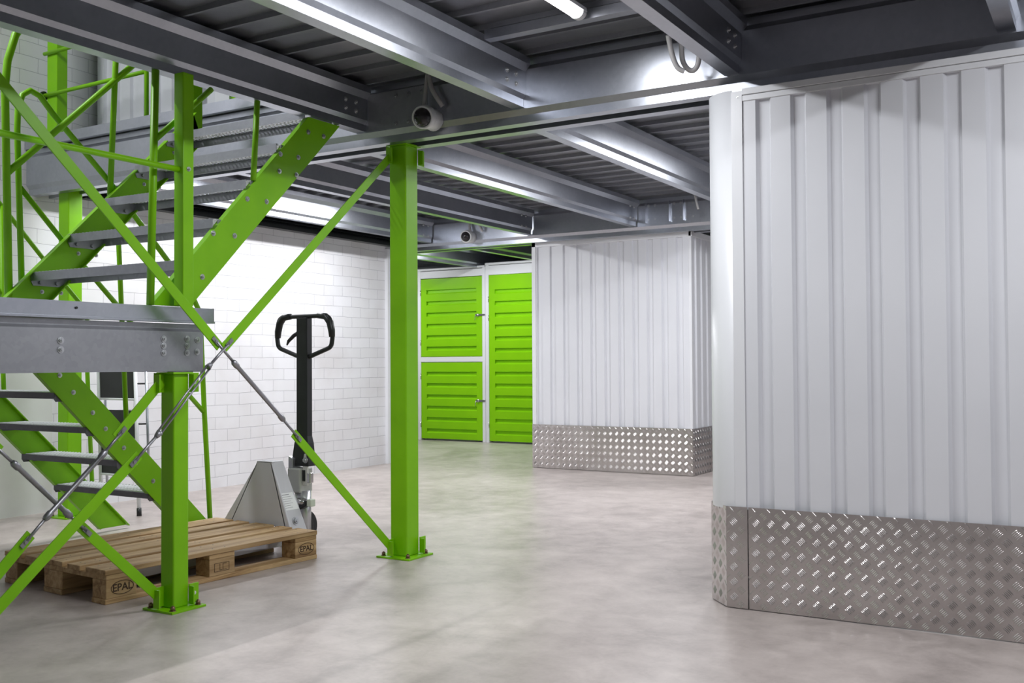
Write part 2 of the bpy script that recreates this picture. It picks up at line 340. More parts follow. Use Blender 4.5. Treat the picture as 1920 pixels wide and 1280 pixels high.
brace([(2.79, .93), (2.57, .715), (2.215, .395), (1.86, .055)], -3.334, 'short cross brace falling left from the top of the short column')
brace([(1.86, .93), (2.10, .70), (2.42, .395), (2.79, .052)], -3.341, 'short cross brace falling right to the foot of the short column')
# column of the braces beyond the left edge
cC = column(-3.19, 1.80, .105, 2.19, 'green column left of the picture that carries the braces')
# ------------------------------------------------------------------ stair landing
LX = -3.305
t = thing('stair_landing', (LX, 2.0, .975), 'grey galvanised stair landing with bolted edge channel', 'landing')
Rel().sheet([(LX-.06, .998), (LX-.06, .972), (LX, .972), (LX, 1.135), (LX-.012, 1.147), (LX-.012, 1.168), (LX-.06, 1.168)], XZ, 1.0, 2.981, .004).build('edge_channel', DULL, t)
Rel().sheet([(LX-.03, 1.172), (LX+.014, 1.172), (LX+.014, 1.180), (LX+.004, 1.182), (LX+.004, 1.236), (LX-.05, 1.238)], XZ, 1.0, 3.035, .0035).build('nosing_strip', GALV, t)
Rel().box(LX-.03, LX+.0045, 3.035, 3.0375, 1.18, 1.237).build('end_cap', BLK2, t)
Rel().box(-5.25, LX-.05, 1.0, 2.93, 1.205, 1.235).build('deck_plate', DULL, t)
Rel().sheet([(2.981, 1.168), (2.981, .972), (2.93, .972)], YZ, -5.25, LX-.003, .004).build('end_channel', DULL, t)
for p in ((2.31, 1.09), (2.31, 1.056), (2.775, 1.103), (2.775, 1.076), (2.775, 1.047), (2.895, 1.106), (2.895, 1.077), (2.895, 1.048), (2.949, 1.102), (2.949, 1.052)):
    bolt(t, (LX+.001, *p), (1, 0, 0), .0095)
for y in (2.371, 1.9): Rel().tube([(LX+.004, y, 1.212), (LX+.0085, y, 1.212)], .005, 10).build('screw', BLK2, t)
Rel().box(-3.300, -3.245, 2.822, 2.878, 1.238, 2.196).build('upper_post', GREEN, t, .004)
Rel().tube([(-3.272, .9, 1.800), (-3.272, 2.822, 1.797)], .0125, 14).build('guard_rail', GREEN, t)
bolt(t, (-3.245, 2.85, 1.80), (1, 0, 0), .007)
# ------------------------------------------------------------------ stair flights
def arc(c, r, a0, a1, n, f):
    return [f(c[0]+r*math.cos(math.radians(a0+(a1-a0)*i/n)), c[1]+r*math.sin(math.radians(a0+(a1-a0)*i/n))) for i in range(n+1)]
def stringer(parent, x, top, th, flip=1, name='stringer', lips=.028, holes=()):
    """channel in plane x; top: list of (y,z) lower/upper end of the top edge, th: vertical thickness"""
    (ya, za), (yb, zb), (yc, zc), (yd, zd) = top       # top edge start,end ; bottom edge end,start
    g = Rel(); quad = [(ya, za), (yb, zb), (yc, zc), (yd, zd)]
    f = lambda a, b, s: (s, a, b)
    g.prism(quad, f, x-.003, x+.003)
    d = Vector((yb-ya, zb-za)).normalized(); n = Vector((-d.y, d.x))*.003
    for (p, q, sg) in (((ya, za), (yb, zb), 1), ((yd, zd), (yc, zc), -1)):
        pl = [p, q, (q[0]-n.x*2*sg, q[1]-n.y*2*sg), (p[0]-n.x*2*sg, p[1]-n.y*2*sg)]
        g.prism(pl, f, x, x+lips*flip)
    return g.build(name, GREEN, parent, .0012)
def tread_mesh(w, dpt, lipf=.038):
    """grip-strip tread: perforated top with serrated slots, folded front and back lips, end brackets"""
    g = Rel(); n = int(w/.026); m = int(dpt/.02)
    return n, m
def tread(parent, x0, x1, y0, y1, z, up_flight, edge=.040):
    s = 1
    g = Rel()
    # lips (front at y0, back at y1)
    for y in (y0, y1): g.box(x0, x1, y-.0015, y+.0015, z-edge, z)
    g.box(x0, x1, y0, y0+.012, z-.003, z); g.box(x0, x1, y1-.012, y1, z-.003, z)
    o = g.build('tread', DULL if up_flight else DULL_SHADE, parent)
    # serrated strut grid
    q = Rel(); a = x0; ny = 8; cw = .026; ch = (y1-y0-.02)/ny; k = 0
    n = int((x1-x0)/cw)
    for i in range(n+1):
        xx = x0+i*(x1-x0)/n
        for j in range(ny):
            yy = y0+.01+j*ch; sh = .25 if j % 2 else -.25
            xa = xx+(x1-x0)/n*sh; xb = xx+(x1-x0)/n*(-sh)
            if xa < x0 or xb < x0 or xa > x1 or xb > x1: continue
            q.add([(xa-.0042, yy, z-.002), (xa+.0042, yy, z-.002), (xb+.0042, yy+ch, z-.002), (xb-.0042, yy+ch, z-.002),
                   (xa-.0022, yy, z+.0035), (xa+.0022, yy, z+.0035), (xb+.0022, yy+ch, z+.0035), (xb-.0022, yy+ch, z+.0035)],
                  [(0, 1, 2, 3), (4, 7, 6, 5), (0, 4, 5, 1), (1, 5, 6, 2), (2, 6, 7, 3), (3, 7, 4, 0)])
    for j in range(1, ny):
        yy = y0+.01+j*ch; q.box(x0, x1, yy-.0022, yy+.0022, z-.003, z+.001)
    q.build('grip_surface', GRIP, o)
    for xx, sg in ((x0, 1), (x1, -1)):
        e = Rel(); f = lambda a, b, s: (s, a, b)
        if up_flight and sg < 0: e.prism([(y0+.03, z), (y1, z), (y1, z-edge*.8), (y1, z-edge), (y0+.06, z-edge), (y0+.03, z-edge*.6)], f, xx, xx-.004)
        else: e.prism([(y0, z), (y1, z), (y1, z-edge*.8), (y1-.05, z-edge*1.5), (y0+.01, z-edge*1.5), (y0, z-edge)], f, xx, xx+.004*sg)
        if up_flight and sg > 0:
            for yy in (y0+.045, y0+.13): e.tube([(xx+.004*sg, yy, z-edge*1.1), (xx+.016*sg, yy, z-edge*1.1)], .009, 8)
        e.build('end_bracket', DULL if up_flight else DULL_SHADE, o)
    return o
# upper flight
u = thing('upper_stair_flight', (-3.33, 2.73, 1.238), 'upper green stair flight climbing from the landing to the upper floor', 'stairs')
XR, XL = -3.334, -4.335
stringer(u, XR, [(2.735, 1.24), (3.662, 2.195), (3.892, 2.195), (2.935, 1.24)], .214, -1)
sl = stringer(u, XL, [(2.665, 1.24), (3.84, 2.385), (3.90, 2.24), (2.905, 1.24)], .22, 1)
Rel().box(XL-.003, XL+.003, 3.838, 3.902, 2.22, 2.545).build('end_plate', GREEN, u)
for k in range(5):
    y0 = 2.871+.1935*k; z0 = 1.432+.1985*k
    tread(u, XL+.005, XR-.005, y0, y0+.195, z0, True)
for y, z in ((2.90, 1.36), (3.0, 1.372), (3.061, 1.565), (3.184, 1.567), (3.26, 1.741), (3.38, 1.745), (3.463, 1.898), (3.577, 1.899), (3.47, 1.98), (3.59, 1.985), (3.66, 2.12), (3.77, 2.12)):
    bolt(u, (XR+.003, y, z), (1, 0, 0), .0085)
for k in range(5):
    y = 2.93+.1935*k; z = 1.345+.1985*k
    for dy in (0, .1): bolt(u, (XL+.003, y+dy, z+.0*dy), (1, 0, 0), .007)
TR = .0155
Rel().tube([(XR, 2.733, 1.24), (XR, 2.757, 2.198)], TR, 14).build('end_post', GREEN, u)
Rel().tube([(XR, 2.750, 1.91), (XR, 3.052, 2.188)], TR*.8, 12).build('mid_rail', GREEN, u)
Rel().tube([(XR, 3.300, 1.83), (XR, 3.325, 2.198)], TR*.85, 12).build('baluster', GREEN, u)
XL2 = XL-.012
Rel().tube([(XL2, 2.775, 1.27), (XL2, 2.750, 2.27), (XL2, 2.762, 2.40), (XL2, 2.80, 2.53), (XL2, 2.87, 2.64), (XL2, 3.4, 3.15), (XL2, 4.0, 3.75)], TR*1.12, 16).build('handrail', GREEN, u)
Rel().tube([(XL2, 2.755, 1.875), (XL2, 3.453, 2.555), (XL2, 3.95, 3.04)], TR*1.02, 14).build('mid_rail', GREEN, u)
Rel().tube([(XL2, 3.314, 1.84), (XL2, 3.372, 3.12)], TR*.95, 14).build('baluster', GREEN, u)
# lower flight
l = thing('lower_stair_flight', (-4.40, 4.0, 0), 'lower green stair flight going down from the landing to the floor', 'stairs')
YR, YL = -4.40, -5.21
def lowz(y): return .971-(y-3.148)*.994
stringer(l, YR, [(2.925, lowz(2.925)), (4.10, .02), (3.895, .02), (2.83, 1.078)], .2, -1)
stringer(l, YL, [(2.925, lowz(2.925)), (4.10, .02), (3.895, .02), (2.83, 1.078)], .2, 1)
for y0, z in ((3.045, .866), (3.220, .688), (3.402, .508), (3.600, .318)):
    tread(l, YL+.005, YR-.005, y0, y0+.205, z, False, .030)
for k in range(6):
    for dy, dz in ((0, 0), (.075, -.085)):
        bolt(l, (YR+.003, 3.07+.185*k+dy, .95-.19*k+dz), (1, 0, 0), .0085) if .95-.19*k+dz > .03 and 3.07+.185*k+dy < 4.0 else None
HX = YR+.016
Rel().tube([(HX, 2.866, 1.24), (HX, 2.835, 2.10), (HX, 2.838, 2.20), (HX, 2.86, 2.27), (HX, 2.90, 2.300), (HX, 2.95, 2.285), (HX, 3.018, 2.215), (HX, 3.335, 1.936), (HX, 3.724, 1.545),
            (HX, 3.88, 1.375), (HX, 3.925, 1.30), (HX, 3.937, 1.22), (HX, 3.965, .72), (HX, 4.015, .01)], TR*.92, 14).build('handrail', GREEN, l)
Rel().tube([(HX, 2.849, 1.834), (HX, 3.078, 1.600), (HX, 3.378, 1.313), (HX, 3.831, .852), (HX, 3.956, .735)], TR*.82, 12).build('mid_rail', GREEN, l)
Rel().tube([(HX, 3.396, 1.86), (HX, 3.396, 1.608), (HX, 3.445, .70)], TR*.82, 12).build('baluster', GREEN, l)
LXX = YL-.02
Rel().tube([(LXX, 2.87, 2.30), (LXX, 3.298, 1.87), (LXX, 3.527, 1.625), (LXX, 3.775, 1.372), (LXX, 3.83, 1.30), (LXX, 3.835, 1.2), (LXX, 3.834, .948), (LXX, 3.872, .23)], TR*.82, 12).build('handrail', GREEN, l)
Rel().tube([(LXX, 2.9, 1.80), (LXX, 3.84, .84)], TR*.7, 12).build('mid_rail', GREEN, l)
Rel().tube([(LXX, 3.29, 1.88), (LXX, 3.306, .955), (LXX, 3.316, .75)], TR*.82, 12).build('baluster', GREEN, l)
# ------------------------------------------------------------------ upper floor
def corr(y, x0, x1, z0, z1, start, period=.141, gw=.062, dep=.02, sl=.010):
    """plan line of a sheet with recessed flutes"""
    line = [(x0, y)]; x = start
    while x < x1:
        if x-gw/2 > x0 and x+gw/2 < x1: line += [(x-gw/2, y), (x-gw/2+sl, y+dep), (x+gw/2-sl, y+dep), (x+gw/2, y)]
        x += period
    return line+[(x1, y)]
o = MB(); o.sheet(corr(4.62, -6.2, -4.99, 0, 0, -6.1), XY, 2.512, 4.6, .002)
tag(o.build('upper_partition', WHITE), 'white ribbed partition on the upper floor behind the guard rails', 'partition')
t = thing('guard_rail', (-6.06, 4.2, 2.51), 'green guard rail on the upper floor above the stairs', 'railing')
Rel().box(-6.105, -6.0, 4.16, 4.24, 2.512, 3.5).build('post', GREEN, t, .004)
for z in (2.81, 3.09): Rel().tube([(-6.12, 4.15, z-.008), (-5.10, 4.15, z)], .013, 12).build('rail', GREEN, t)
Rel().tube([(-5.10, 4.15, 2.512), (-5.10, 4.15, 3.4)], .014, 12).build('upright', GREEN, t)
o = Rel().tube([(-6.13, 4.15, 2.802), (-6.117, 4.15, 2.802)], .03, 14).build('rail_clamp', BLK2, t)
t = thing('upper_locker', (-4.9, 4.62, 2.512), 'green locker door on the upper floor, just visible beneath the dark floor beam', 'locker')
Rel().box(-4.99, -4.86, 4.60, 5.1, 2.512, 4.5).build('frame', WHITE2, t)
dd = Rel().box(-4.86, -3.9, 4.62, 5.1, 2.512, 4.5).build('door', LOCK, t)
for k in range(4): Rel().box(-4.76, -3.96, 4.605, 4.62, 2.60+.14*k, 2.66+.14*k).build('louvre', LOCK, dd)
# ================================================================== STORAGE UNITS
def diamond(o_mb, P0, U, N, L, z0, z1, pitch=.0605):
    """five-bar tread pattern standing proud of a plate that starts at P0 and runs along U"""
    P0, U, N = Vector(P0), Vector(U).normalized(), Vector(N).normalized(); Z = Vector((0, 0, 1))
    def bar(cu, cz, ang, off, ln=.0155, wd=.0016, h=.0014):
        d = Vector((math.cos(ang), math.sin(ang))); n = Vector((-d.y, d.x)); c = Vector((cu, cz))+n*off
        if c.x < ln*.5 or c.x > L-ln*.5 or c.y < z0+ln*.4 or c.y > z1-ln*.4: return
        def W_(q, k): return P0+U*q.x+Z*q.y+N*k
        a, b2 = c-d*ln, c+d*ln
        pts = [W_(a, 0), W_(c-n*wd*1.3-d*ln*.4, 0), W_(c-n*wd*1.3+d*ln*.4, 0), W_(b2, 0), W_(c+n*wd*1.3+d*ln*.4, 0), W_(c+n*wd*1.3-d*ln*.4, 0), W_(c-d*ln*.55, h), W_(c+d*ln*.55, h)]
        o_mb.add(pts, [(0, 1, 6), (1, 2, 7, 6), (2, 3, 7), (3, 4, 7), (4, 5, 6, 7), (5, 0, 6)], False)
    nu = int(L/pitch)+2; nz = int((z1-z0)/pitch)+2
    for i in range(nu):
        for j in range(nz):
            for k in range(5): bar(i*pitch, z0+.012+j*pitch, math.radians(45), (k-2)*.0062)
            for k in range(5): bar((i+.5)*pitch, z0+.012+(j+.5)*pitch, math.radians(-45), (k-2)*.0062)
def plate(parent, P0, P1, N, z1=.411):
    P0, P1, N = Vector(P0), Vector(P1), Vector(N).normalized(); g = Rel()
    L = (P1-P0).length; U = (P1-P0).normalized()
    g.obox((P0+P1)/2+Vector((0, 0, z1/2+.002))-N*.0, U*L/2, N*.0015, Vector((0, 0, z1/2-.002)))
    diamond(g, P0+N*.0015, U, N, L, .004, z1-.002)
    return g.build('kick_plate', ALU, parent)
# near unit
t = thing('storage_unit', (-1.46, 3.98, 0), 'near white storage unit with ribbed wall and rounded corner on the right', 'storage unit', 'white steel storage units')
FY = 3.982; cx, cy, r = -1.325, FY+.138, .138
pl = corr(FY+.004, -1.29, 3.5, 0, 0, -1.198)
Rel().sheet(pl, XY, .40, 2.062, .002).build('ribbed_wall', WHITE, t)
side = [(b_, a_) for a_, b_ in corr(0, 4.14, 7.0, 0, 0, 4.3)]
Rel().sheet([(cx-r+.004+p[0], p[1]) for p in side], XY, .40, 2.062, .002).build('side_wall', WHITE, t)
ca = [(cx+r*math.cos(math.radians(a)), cy+r*math.sin(math.radians(a))) for a in range(180, 271, 6)]
g = Rel(); n = len(ca)
g.add([(p[0], p[1], z) for z in (.40, 2.108) for p in ca]+[(p[0]*.0+cx+(p[0]-cx)*.975, cy+(p[1]-cy)*.975, z) for z in (.40, 2.108) for p in ca],
      [(i, i+1, n+i+1, n+i) for i in range(n-1)]+[(2*n+i+1, 2*n+i, 3*n+i, 3*n+i+1) for i in range(n-1)]+[(n+i, n+i+1, 3*n+i+1, 3*n+i) for i in range(n-1)], True)
g.build('corner_panel', WHITE2, t)
Rel().box(cx-.003, -1.282, FY-.0025, FY+.002, .40, 2.100).build('corner_seam', WHITE2, t, .001)
Rel().box(-1.29, 3.5, FY-.001, FY+.035, 2.058, 2.080).build('cap_rail', WHITE2, t, .001)
Rel().box(-1.282, 3.5, FY-.006, FY+.035, 2.082, 2.108).build('top_trim', WHITE2, t, .002)
Rel().box(cx-r, cx-r+.03, cy, 7.0, 2.06, 2.108).build('side_trim', WHITE2, t)
bolt(t, (-1.30, FY-.0025, 2.075), (0, -1, 0), .003, None, .002, 'rivet')
plate(t, (-1.466, 4.088, 0), (-1.363, 3.974, 0), (-1, -1, 0))
plate(t, (-1.363, 3.974, 0), (-1.276, 3.974, 0), (0, -1, 0))
plate(t, (-1.272, 3.977, 0), (1.2, 3.977, 0), (0, -1, 0))
plate(t, (-1.466, 5.5, 0), (-1.466, 4.088, 0), (-1, 0, 0))
# far unit
t = thing('storage_unit', (-3.16, 8.33, 0), 'far white storage unit with ribbed walls, right of the green lockers', 'storage unit', 'white steel storage units')
FY = 8.335
Rel().sheet(corr(FY+.004, -4.745, -3.16, 0, 0, -4.675), XY, .40, 2.10, .002).build('ribbed_wall', WHITE, t)
side = corr(0, FY+.02, 11.5, 0, 0, FY+.10)
Rel().sheet([(-3.158-p[1], p[0]) for p in side][::-1], XY, .40, 2.10, .002).build('side_wall', WHITE, t)
Rel().box(-4.75, -4.72, FY, 11.5, .0, 2.10).build('left_wall', WHITE, t)
for x0, x1 in ((-4.757, -4.715), (-3.178, -3.152)): Rel().box(x0, x1, FY-.004, FY+.02, .40, 2.145).build('corner_trim', WHITE2, t, .003)
Rel().box(-4.757, -3.150, FY-.004, FY+.04, 2.095, 2.145).build('top_trim', WHITE2, t, .003)
Rel().box(-3.165, -3.145, FY, 11.5, 2.095, 2.145).build('top_trim', WHITE2, t, .003)
plate(t, (-4.757, FY-.006, 0), (-3.152, FY-.006, 0), (0, -1, 0), .412)
plate(t, (-3.150, FY-.006, 0), (-3.150, 10.2, 0), (1, 0, 0), .412)
# ------------------------------------------------------------------ lockers
DY = 10.70
def locker_door(t, x0, x1, z0, z1, latch, first, right_latch=True):
    d = Rel().box(x0, x1, DY-.02, DY+.01, z0, z1).build('door', LOCK, t, .003)
    g = Rel(); xa, xb = x0+.085, x1-.085
    z = z0+.075; line = [(DY-.043, z0+.02)]
    while z < z1-.10:
        line += [(DY-.043, z), (DY-.022, z+.014), (DY-.020, z+.052), (DY-.043, z+.058)]; z += .1465
    line.append((DY-.043, z1-.02))
    g.sheet(line, YZ, xa, xb, .002); o = g.build('louvred_panel', LOCK, d)
    e = Rel()      # raised border round the louvred field
    e.box(x0, xa, DY-.0445, DY-.02, z0, z1); e.box(xb, x1, DY-.0445, DY-.02, z0, z1); e.box(xa, xb, DY-.0445, DY-.02, z0, z0+.022); e.box(xa, xb, DY-.0445, DY-.02, z1-.022, z1)
    e.build('door_rim', LOCK, d, .002)
    for z in (z0+.18, z1-.18) if z1-z0 < 1.3 else (z0+.2, (z0+z1)/2+.5, z1-.3, ):
        Rel().cyl((x0-.004, DY-.048, z-.035), (x0-.004, DY-.048, z+.035), .006, 8).build('hinge', CHROME, d)
    if latch:
        h = Rel(); z = latch
        h.box(x1-.10, x1+.03, DY-.052, DY-.0445, z-.012, z+.012); h.cyl((x1-.06, DY-.056, z-.02), (x1-.06, DY-.056, z+.02), .010, 10)
        h.box(x1-.02, x1+.045, DY-.058, DY-.050, z-.008, z+.010); h.tube([(x1-.09, DY-.057, z), (x1-.098, DY-.06, z-.03), (x1-.102, DY-.06, z-.065)], .004, 8)
        h.build('latch', CHROME, d)
def locker(x0, x1, hz, label, doors, lat=None):
    t = thing('storage_locker', (x0, DY, 0), label, 'locker', 'green and white storage lockers at the far end')
    zt = hz
    Rel().box(x0-.045, x0+.002, DY-.05, DY+.03, 0, zt).build('frame_post', WHITE2, t, .003)
    Rel().box(x1-.002, x1+.042, DY-.05, DY+.03, 0, zt).build('frame_post', WHITE2, t, .003)
    Rel().box(x0, x1, DY-.048, DY+.03, 2.095, zt-.035).build('header', WHITE2, t, .003)
    Rel().box(x0-.045, x1+.042, DY-.06, DY+.03, zt-.028, zt).build('header_trim', WHITE2, t, .006)
    Rel().box(x0-.03, x1+.03, DY+.03, DY+1.3, 0.0, zt-.03).build('body', WHITE, t)
    for (z0, z1, la) in doors:
        locker_door(t, x0+.004, x1-.004, z0, z1, la, True)
    if len(doors) > 1: Rel().box(x0, x1, DY-.048, DY+.03, 1.010, 1.075).build('mid_rail', WHITE2, t, .003)
    return t
locker(-7.755, -6.800, 2.222, 'locker with two short green doors, one above the other', [(.022, 1.004, .52), (1.08, 2.088, 1.60)])
locker(-6.708, -5.755, 2.248, 'tall single-door green locker beside the far white unit', [(.022, 2.092, None)])
locker(-8.80, -7.85, 2.222, 'tall locker hidden behind the tallest green column', [(.022, 2.088, None)])
locker(-5.66, -4.80, 2.248, 'locker tucked behind the left edge of the far white unit', [(.022, 2.092, None)])
# ================================================================== LAMPS
def lamp(x, y, label, z=2.425, L=1.2, along='Y', power=1.0):
    t = thing('tube_lamp', (x, y, z), label, 'lamp', 'linear tube lamps under the deck')
    f = (lambda a, b, s: (x+a, y+s, z+b)) if along == 'Y' else (lambda a, b, s: (x+s, y+a, z+b))
    MB_ = Rel(); MB_.prism([(-.03, 0), (.03, 0), (.034, -.018), (-.034, -.018)], f, -L/2, L/2); MB_.build('housing', PLAST, t)
    q = Rel(); pr = [(.029*math.cos(math.radians(a)), -.018+.026*math.sin(math.radians(a))) for a in range(180, 361, 18)]
    q.prism(pr, f, -L/2+.03, L/2-.03, True); q.build('diffuser', EMIT, t)
    for s0 in (-L/2, L/2-.03):
        e = Rel(); e.prism([(p[0]*1.1, -.018+(p[1]+.018)*1.1) for p in pr], f, s0, s0+.03, True); e.build('end_cap', PLAST, t)
    ld = bpy.data.lights.new('tube_light', 'AREA'); ld.shape = 'RECTANGLE'; ld.size = .06 if along == 'Y' else L; ld.size_y = L if along == 'Y' else .06
    ld.energy = LAMP_W*power; ld.color = (.955, .972, 1)
    lo = bpy.data.objects.new('tube_light', ld); COL.objects.link(lo); lo.parent = t; lo.location = (0, 0, -.047)
    return t
lamp(-1.83, 3.01, 'lit tube lamp at the top edge of the picture')
lamp(0.25, 2.7, 'tube lamp above the near storage unit, right of the picture', power=1.12)
lamp(0.25, .4, 'tube lamp over the camera position', power=.32)
lamp(-2.80, 6.9, 'tube lamp hidden above the far white unit'); lamp(-1.98, 6.46, 'tube lamp hidden behind the rounded corner of the near unit', power=1.1)
lamp(-5.36, 6.6, 'tube lamp hidden beside the beam nearest the brick wall', z=2.435, power=1.35); lamp(-5.36, 5.0, 'tube lamp hidden behind the staircase', power=1.0)
lamp(-6.3, 9.5, 'tube lamp hidden in front of the tall green locker'); lamp(-8.1, 9.5, 'tube lamp hidden behind the brick wall corner')
lamp(-1.3, 9.3, 'tube lamp in the aisle behind the near storage unit', z=2.42)
lamp(-5.0, 1.5, 'tube lamp high above the stair landing', z=4.70, power=4.0)
# ------------------------------------------------------------------ cable gear
b = MB(); b.sheet([(-1.485, 2.33), (-1.485, 2.30), (-1.43, 2.30), (-1.43, 2.33)], XZ, 3.46, 4.07, .003)
tag(b.build('cable_tray', GALV), 'narrow metal cable tray above the hanging hoses', 'tray')
b = MB(); b.sheet([(3.63, 2.428), (3.63, 2.388), (3.68, 2.388), (3.68, 2.428), (3.65, 2.428)], YZ, -2.30, -1.46, .003)
tag(b.build('deck_channel', GALV), 'metal channel crossing under the deck beside the lit lamp end', 'channel')
def hose(pts, label, r=.011, rr=12):
    g = MB(); P_ = [Vector(p) for p in pts]; out = []
    for i in range(len(P_)-1):
        p0, p1, p2, p3 = P_[max(i-1, 0)], P_[i], P_[i+1], P_[min(i+2, len(P_)-1)]
        for k in range(8):
            s = k/8; out.append(.5*((2*p1)+(p2-p0)*s+(2*p0-5*p1+4*p2-p3)*s*s+(3*p1-p0-3*p2+p3)*s**3))
    out.append(P_[-1]); g.tube(out, r, rr); return tag(g.build('cable_hose', CABLE), label, 'hose', 'grey cable hoses')
hose([(-1.52, 3.93, 2.33), (-1.525, 3.95, 2.26), (-1.512, 3.97, 2.225), (-1.49, 3.98, 2.215), (-1.468, 3.98, 2.24), (-1.46, 3.98, 2.31), (-1.46, 3.98, 2.345)], 'grey hose loop hanging beside the dark floor beam right of the lamp')
hose([(-1.555, 3.87, 2.345), (-1.55, 3.90, 2.27), (-1.535, 3.92, 2.220), (-1.510, 3.935, 2.203)], 'second grey hose hanging next to the hose loop')
hose([(-2.90, 4.045, 2.43), (-2.905, 4.04, 2.36), (-2.91, 4.03, 2.27), (-2.90, 4.02, 2.22)], 'grey hose running down to the nearer security camera', .009)
hose([(-2.89, 4.045, 2.43), (-2.865, 4.03, 2.36), (-2.83, 4.03, 2.30), (-2.81, 4.05, 2.26)], 'grey hose bending down right above the nearer security camera', .012)
hose([(-5.36, 8.19, 2.40), (-5.365, 8.18, 2.33), (-5.345, 8.17, 2.27)], 'pale hose above the distant security camera', .013)
hose([(-5.30, 8.19, 2.39), (-5.26, 8.17, 2.36), (-5.23, 8.17, 2.30), (-5.22, 8.19, 2.27)], 'short pale hose right of the distant security camera', .013)
hose([(-2.99, 8.0, 2.445), (-2.988, 8.0, 2.40), (-2.975, 8.0, 2.33), (-2.96, 8.0, 2.27)], 'white hose end hanging near the far beam joint', .010)
def cctv(x, y, z, d, label, r=.058):
    t = thing('security_camera', (x, y, z), label, 'camera', 'dome security cameras on the main beams'); c = Vector((x, y, z)); d = Vector(d).normalized()
    Rel().sphere(c, r, 28, 16).build('housing', PLAST, t)
    s = d.orthogonal().normalized(); w = d.cross(s); ring = [c+d*r*.55+(s*math.cos(a*math.pi/16)+w*math.sin(a*math.pi/16))*r*.86 for a in range(32)]
    Rel().tube(ring, r*.12, 8, closed=True).build('bezel', PLAST, t)
    Rel().sphere(c+d*r*.34, r*.84, 24, 14).build('dome_window', LENS, t)
    Rel().tube([c, Vector((x, y+r*1.35, z))], [r*.8, r*.95], 20).build('mount', PLAST, t)
    return t
cctv(-2.880, 4.000, 2.205, (.20, -.95, -.25), 'security camera on the near double beam above the tallest green column')
cctv(-5.365, 8.140, 2.225, (.15, -.95, -.2), 'distant security camera on the far beam above the green lockers', .062)
# ================================================================== PALLET
PA = math.radians(-4.3)
t = thing('wooden_pallet', (-3.612, 2.738, 0), 'worn wooden pallet lying under the staircase', 'pallet', rz=PA)
W0, L0 = .8, 1.2
def pb(x0, x1, y0, y1, z0, z1, name):
    g = MB().box(x0, x1, y0, y1, z0, z1)
    if x1-x0 > .3 and x1-x0 > y1-y0: pass
    return g.build(name, WOOD, t, .003)
xs = [0, -.189, -.345, -.489, -.655]; ws = [.145, .1, .145, .1, .145]
xs = [(-.145, 0), (-.279, -.184), (-.4725, -.3275), (-.616, -.521), (-.8, -.655)]
for i, (a, c) in enumerate(xs):
    dy = random.uniform(-.006, .006); pb(a, c, dy, L0+dy*.5, .122, .144, 'top_board')
for y0 in (0.004, .5275, 1.051): pb(-.797, -.003, y0, y0+.145, .100, .122, 'cross_board')
for a, c in ((-.103, -.003), (-.4725, -.3275), (-.797, -.697)):
    pb(a, c, 0, L0, 0, .022, 'bottom_board')
blocks = {}
for i, (a, c) in enumerate(((-.103, -.003), (-.4725, -.3275), (-.797, -.697))):
    for j, y0 in enumerate((0.004, .5275, 1.051)): blocks[i, j] = pb(a, c, y0, y0+.145, .022, .100, 'block')
def stamp(parent, txt, y, z, size, x=-.0022, oval=True):
    cu = bpy.data.curves.new('stamp', 'FONT'); cu.body = txt; cu.size = size; cu.align_x = 'CENTER'; cu.align_y = 'CENTER'; cu.extrude = .0004; cu.offset = .0004
    tmp = bpy.data.objects.new('tmp', cu); COL.objects.link(tmp); dg = bpy.context.evaluated_depsgraph_get(); me = bpy.data.meshes.new_from_object(tmp.evaluated_get(dg))
    bpy.data.objects.remove(tmp); me.materials.clear(); me.materials.append(INK)
    o = bpy.data.objects.new('stamp', me); COL.objects.link(o); o.parent = parent
    o.matrix_local = Matrix(((0, 0, 1, x), (1, 0, 0, y), (0, 1, 0, z), (0, 0, 0, 1)))
    if oval:
        pts = [(x, y+.053*math.cos(a*math.pi/20), z+.028*math.sin(a*math.pi/20)) for a in range(40)]
        q = MB().tube(pts, .0012, 6, closed=True).build('stamp_ring', INK, parent)
    o['label'] = 'burnt-in lettering'
    return o
stamp(blocks[0, 0], 'EPAL', .080, .062, .044); stamp(blocks[0, 2], 'EPAL', 1.125, .062, .040)
g = MB()
for y0, y1, z0, z1 in ((.555, .64, .078, .0795), (.555, .64, .04, .0415), (.555, .557, .04, .079), (.638, .64, .04, .079), (.585, .587, .045, .075), (.587, .60, .045, .047), (.603, .605, .045, .075), (.605, .625, .045, .047), (.605, .625, .073, .075)):
    g.box(-.0032, -.002, y0, y1, z0, z1)
g.build('stamp', INK, blocks[0, 1])
for a, c in ((-.103, -.003), (-.4725, -.3275)):
    pass
nl = MB()
for a, c in xs:
    for y in (.04, .11, .565, .635, 1.09, 1.16):
        for dx in (.03, c-a-.03): nl.tube([(a+dx, y, .1438), (a+dx, y, .1446)], .0035, 8)
nl.build('nail_heads', BLK2, t); 
# ================================================================== PALLET TRUCK
t = thing('pallet_truck', (-3.95, 4.05, 0), 'grey hand pallet truck with black steering handle behind the pallet', 'pallet truck')
hy = 3.985
